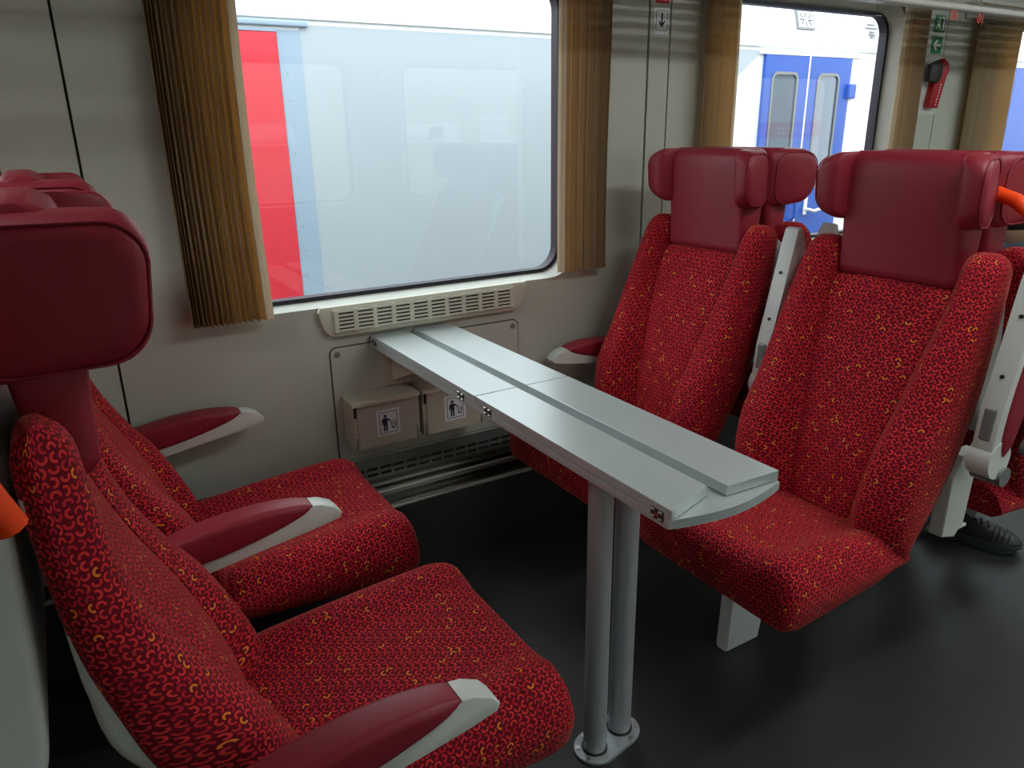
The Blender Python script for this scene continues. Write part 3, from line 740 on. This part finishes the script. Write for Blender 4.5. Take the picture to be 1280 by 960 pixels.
MB().box(5.05, 6.32, YE-.035, YE+.001, 1.846, 1.866, .004).build('door_lintel', 'coach_white', t)
MB().box(6.15, 6.25, YE-.06, YE-.02, 1.52, 1.64, .01).build('door_hinge', 'coach_blue', t)
MB().tube([(5.5, YE-.03, .80), (5.5, YE-.08, .80), (5.56, YE-.08, .78), (5.58, YE-.08, .55), (5.58, YE-.03, .5)], .014, 8).build('grab_rail', 'coach_blue', t, True)
RM = Matrix.Translation((0, YE+.006, 2.05)) @ Matrix.Rotation(-math.radians(16), 4, 'X')      # lies on the curved roof side
lg = MB().box(5.485, 5.70, -.006, .012, 0, .155, .002, M=RM).build('logo_plate', 'pivot', t)
MB().box(5.505, 5.68, -.0085, -.004, .017, .138, M=RM).build('logo_field', 'sticker', lg)
lb = MB()
for a, b, c, d2 in ((5.52,2.17,5.555,2.14),(5.59,2.18,5.585,2.14),(5.66,2.17,5.62,2.135),(5.515,2.125,5.57,2.125),(5.67,2.12,5.61,2.122),(5.56,2.12,5.535,2.08),(5.595,2.11,5.59,2.07),(5.62,2.115,5.655,2.08)):
    v = Vector((c-a, 0, d2-b)); n = Vector((-v.z, 0, v.x)).normalized()*.004; b -= 2.05; d2 -= 2.05
    lb.prism([(a+n.x,b+n.z),(c+n.x,d2+n.z),(c-n.x,d2-n.z),(a-n.x,b-n.z)], 'y', -.011, -.0085, M=RM)
lb.build('logo_strokes', 'black', lg)
for w, zz in ((.10,.085),(.17,.055),(.06,.022),(.09,0),(.05,-.02)): MB().box(6.47-w/2, 6.47+w/2, -.006, .01, zz-.005, zz+.005, M=RM).build('lettering', 'pivot', t)
MB().box(8.95, 11.5, YE-.006, YE+.001, -.5, 1.845).build('blue_panel', 'coach_blue', t)
tag(MB().box(-40, 40, -40, 40, -1.6, -1.5).build('ground', 'gravel'), 'grey gravel ground beside the tracks', 'ground', kind='structure')

# ------------------------------------------------------------------ wall added to block low sky light, posters mirrored in the window panes
YS = -4.0
t = thing('sky_block_wall', 'unseen pale wall added to block low sky light, with posters mirrored in the window panes', 'blocker', (3, YS-.2, -1.5))
MB().box(-8, 16, YS-.3, YS, -1.5, 3.2).build('wall', 'bin', t)  # added unseen wall, blocks low sky light
def poster(x0, x1, z0, z1, m, texts=(), bars=False):
    p = MB().box(x0, x1, YS, YS+.03, z0, z1).build('poster', m, t)
    Mt = lambda x, z: Matrix.Translation((x, YS+.031, z)) @ Matrix.Rotation(PI, 4, 'Z') @ Matrix.Rotation(PI/2, 4, 'X')
    for body, size, x, z, tm in texts: text_mesh('lettering', body, size, tm, p, Mt(x, z))
    if bars:
        for k in range(3):
            xx = (x0+x1)/2+.05; zz = z0+(z1-z0)*(.28+.2*k)
            MB().prism([(xx-.09,zz-.02),(xx+.09,zz+.01),(xx+.09,zz+.05),(xx-.09,zz+.02)], 'y', YS+.030, YS+.034).build('stripe', 'black', p)
poster(3.57, 4.29, 1.18, 1.38, 'white', [('Bezpecnost', .09, 3.82, 1.23, 'pivot')], True)
poster(4.57, 4.94, 1.26, 1.47, 'white', [('200', .10, 4.67, 1.38, 'pivot'), ('XX', .10, 4.85, 1.38, 'pivot')])
poster(4.57, 5.16, 1.15, 1.245, 'white')
poster(9.4, 10.75, 1.13, 1.35, 'red_sign', [('invest cz', .22, 10.1, 1.24, 'white')])
poster(1.55, 2.35, 1.18, 1.39, 'white', [('Bezpecnost', .09, 2.05, 1.23, 'pivot')])

# ------------------------------------------------------------------ person in the seat facing away
def skin(name, pts, edges, rad, m, parent, root=0, sub=2):
    off = base_of(parent)
    me = bpy.data.meshes.new(name); me.from_pydata([tuple(Vector(p)-off) for p in pts], edges, []); o = bpy.data.objects.new(name, me); COL.objects.link(o)
    md = o.modifiers.new('skin', 'SKIN'); md.use_smooth_shade = True
    sv = me.skin_vertices[0].data if me.skin_vertices else None
    if sv is None:
        bm = bmesh.new(); bm.from_mesh(me); bm.verts.layers.skin.verify(); bm.to_mesh(me); bm.free(); sv = me.skin_vertices[0].data
    for k, r in enumerate(rad): sv[k].radius = (r, r) if isinstance(r, float) else r; sv[k].use_root = (k == root)
    sb = o.modifiers.new('sub', 'SUBSURF'); sb.levels = sub; sb.render_levels = sub
    me.materials.append(MATS[m]); o.parent = parent; return o
bx, by = 2.06, 1.04
t = thing('person', 'seated person in dark blue jacket and jeans, black trainer on the floor', 'person', (2.2, by, 0))
pts = [(2.17,by,.50),(2.12,by,.64),(2.09,by,.78),(2.08,by,.91),(2.09,by,.985),(2.13,by,1.01),
       (2.06,by-.17,1.005),(2.14,by-.22,.76),(2.30,by-.18,.63),(2.06,by+.17,1.005),(2.14,by+.22,.76),(2.30,by+.18,.63)]
ed = [(0,1),(1,2),(2,3),(3,4),(4,5),(3,6),(6,7),(7,8),(3,9),(9,10),(10,11)]
body = skin('jacket', pts, ed, [(.15,.11),(.14,.10),(.15,.105),(.145,.09),(.06,.06),(.05,.05),.062,.052,.038,.062,.052,.038], 'jacket', t)
skin('trousers', [(2.13,by,.51),(2.18,by-.09,.50),(2.56,by-.10,.53),(2.47,by-.02,.28),(2.405,by+.09,.12),(2.18,by+.09,.50),(2.55,by+.12,.53),(2.44,by+.18,.28),(2.36,by+.24,.12)],
     [(0,1),(1,2),(2,3),(3,4),(0,5),(5,6),(6,7),(7,8)], [(.13,.09),.085,.062,.052,.045,.085,.062,.052,.045], 'jeans', t)
def blob(c, rx, ry, rz, nu=16, nv=12, f=None):
    mb = MB(); rings = []
    for a in range(nv+1):
        th = -PI/2+PI*a/nv; th = max(-PI/2+.02, min(PI/2-.02, th))
        ring = []
        for k in range(nu):
            ph = 2*PI*k/nu; d = Vector((math.cos(th)*math.cos(ph)*rx, math.cos(th)*math.sin(ph)*ry, math.sin(th)*rz))
            if f: d = f(d)
            ring.append(Vector(c)+d)
        rings.append(ring)
    return mb.loft(rings)
hx, hz = 2.20, 1.085
def facef(d):
    if d.x > .07 and abs(d.y) < .018 and -.03 < d.z < .012: d.x += .022
    if d.z < -.05: d.y *= .85
    return d
hdm = blob((hx, by, hz), .092, .072, .108, 28, 20, facef)
for s in (-1, 1): hdm.v += []; 
head = hdm.build('head', 'skin', t, True, 80)
for s in (-1, 1):
    blob((hx-.005, by+s*.074, hz-.005), .018, .008, .03, 10, 8).build('ear', 'skin', head, True, 80)
    blob((hx+.082, by+s*.030, hz+.006), .008, .012, .006, 10, 8).build('eye', 'black', head, True, 80)
blob((hx+.083, by, hz-.052), .008, .024, .005, 10, 6).build('mouth', 'hammer_red', head, True, 80)
blob((hx-.014, by, hz+.022), .094, .080, .098, 24, 14, lambda d: Vector((min(d.x, .062), d.y, max(d.z, -.06)))).build('hair', 'hair', head, True, 80)
for s in (-1, 1):
    hc = (2.30, by+s*.18, .63)
    hp = [hc, (2.36, by+s*.165, .605), (2.40, by+s*.16, .60)]; he = [(0,1),(1,2)]; hr = [.03, (.04,.018), (.035,.014)]
    skin('hand', hp, he, hr, 'skin', t, 0, 2)
    for k in range(5):
        o2 = (k-2)*.017
        if k == 4: q = [(2.36, by+s*.14, .605), (2.395, by+s*.115, .60), (2.42, by+s*.11, .59)]
        else: q = [(2.40, by+s*.16+o2+.008, .60), (2.44, by+s*.16+o2*1.1+.008, .602), (2.475-abs(k-1.5)*.006, by+s*.16+o2*1.1+.008, .587)]
        skin('finger', q, [(0,1),(1,2)], [.009,.0085,.007], 'skin', t, 0, 1)
def shoe(hx, hy, tx, ty):
    d = Vector((tx-hx, ty-hy, 0)); Ln = d.length; d.normalize(); n = Vector((-d.y, d.x, 0)); rings = []; rs = []
    for k in range(17):
        s = k/16; c = Vector((hx, hy, 0))+d*(s*Ln)
        w = interp([(0,.022),(.06,.034),(.3,.036),(.6,.047),(.85,.044),(.96,.028),(1,.012)], s); h = interp([(0,.085),(.1,.105),(.3,.10),(.5,.085),(.75,.066),(.92,.052),(1,.032)], s)
        rings.append([c+n*(w*math.cos(a*2*PI/14))+Vector((0,0,.026+max(0, math.sin(a*2*PI/14))*(h-.026)*1.0+min(0, math.sin(a*2*PI/14))*.003)) for a in range(14)])
        z0 = interp([(0,.008),(.15,.0),(.45,.006),(.6,0),(.85,.003),(1,.022)], s)
        rs.append([c+n*(w+.004)+Vector((0,0,z0)), c+n*(w+.005)+Vector((0,0,.030)), c-n*(w+.005)+Vector((0,0,.030)), c-n*(w+.004)+Vector((0,0,z0))])
    sh = MB().loft(rings).build('shoe', 'shoe', t, True, 60)
    MB().loft(rs).build('sole', 'sole', sh, True, 40)
    for k in range(4):
        s = .70+k*.055; c = Vector((hx, hy, 0))+d*(s*Ln); w = interp([(.6,.047),(.85,.044),(1,.02)], s); h = interp([(.5,.085),(.75,.066),(.92,.052)], s)
        MB().tube([c+n*(w*math.cos(a))+Vector((0,0,.028+math.sin(a)*(h-.026)+.001)) for a in [PI*(q+.8)/14 for q in range(0, 13)]], .0025, 6).build('toe_rib', 'sole', sh, True)
    for k in range(4):
        s = .38+k*.075; c = Vector((hx, hy, 0))+d*(s*Ln); h = interp([(.1,.105),(.3,.10),(.5,.085),(.75,.066)], s)
        MB().tube([c+n*.02+Vector((0,0,h-.004)), c+Vector((0,0,h+.003)), c-n*.02+d*.008+Vector((0,0,h-.004))], .003, 6).build('lace', 'sole', sh, True)
shoe(2.385, 1.20, 2.475, .955); shoe(2.30, 1.40, 2.40, 1.17)
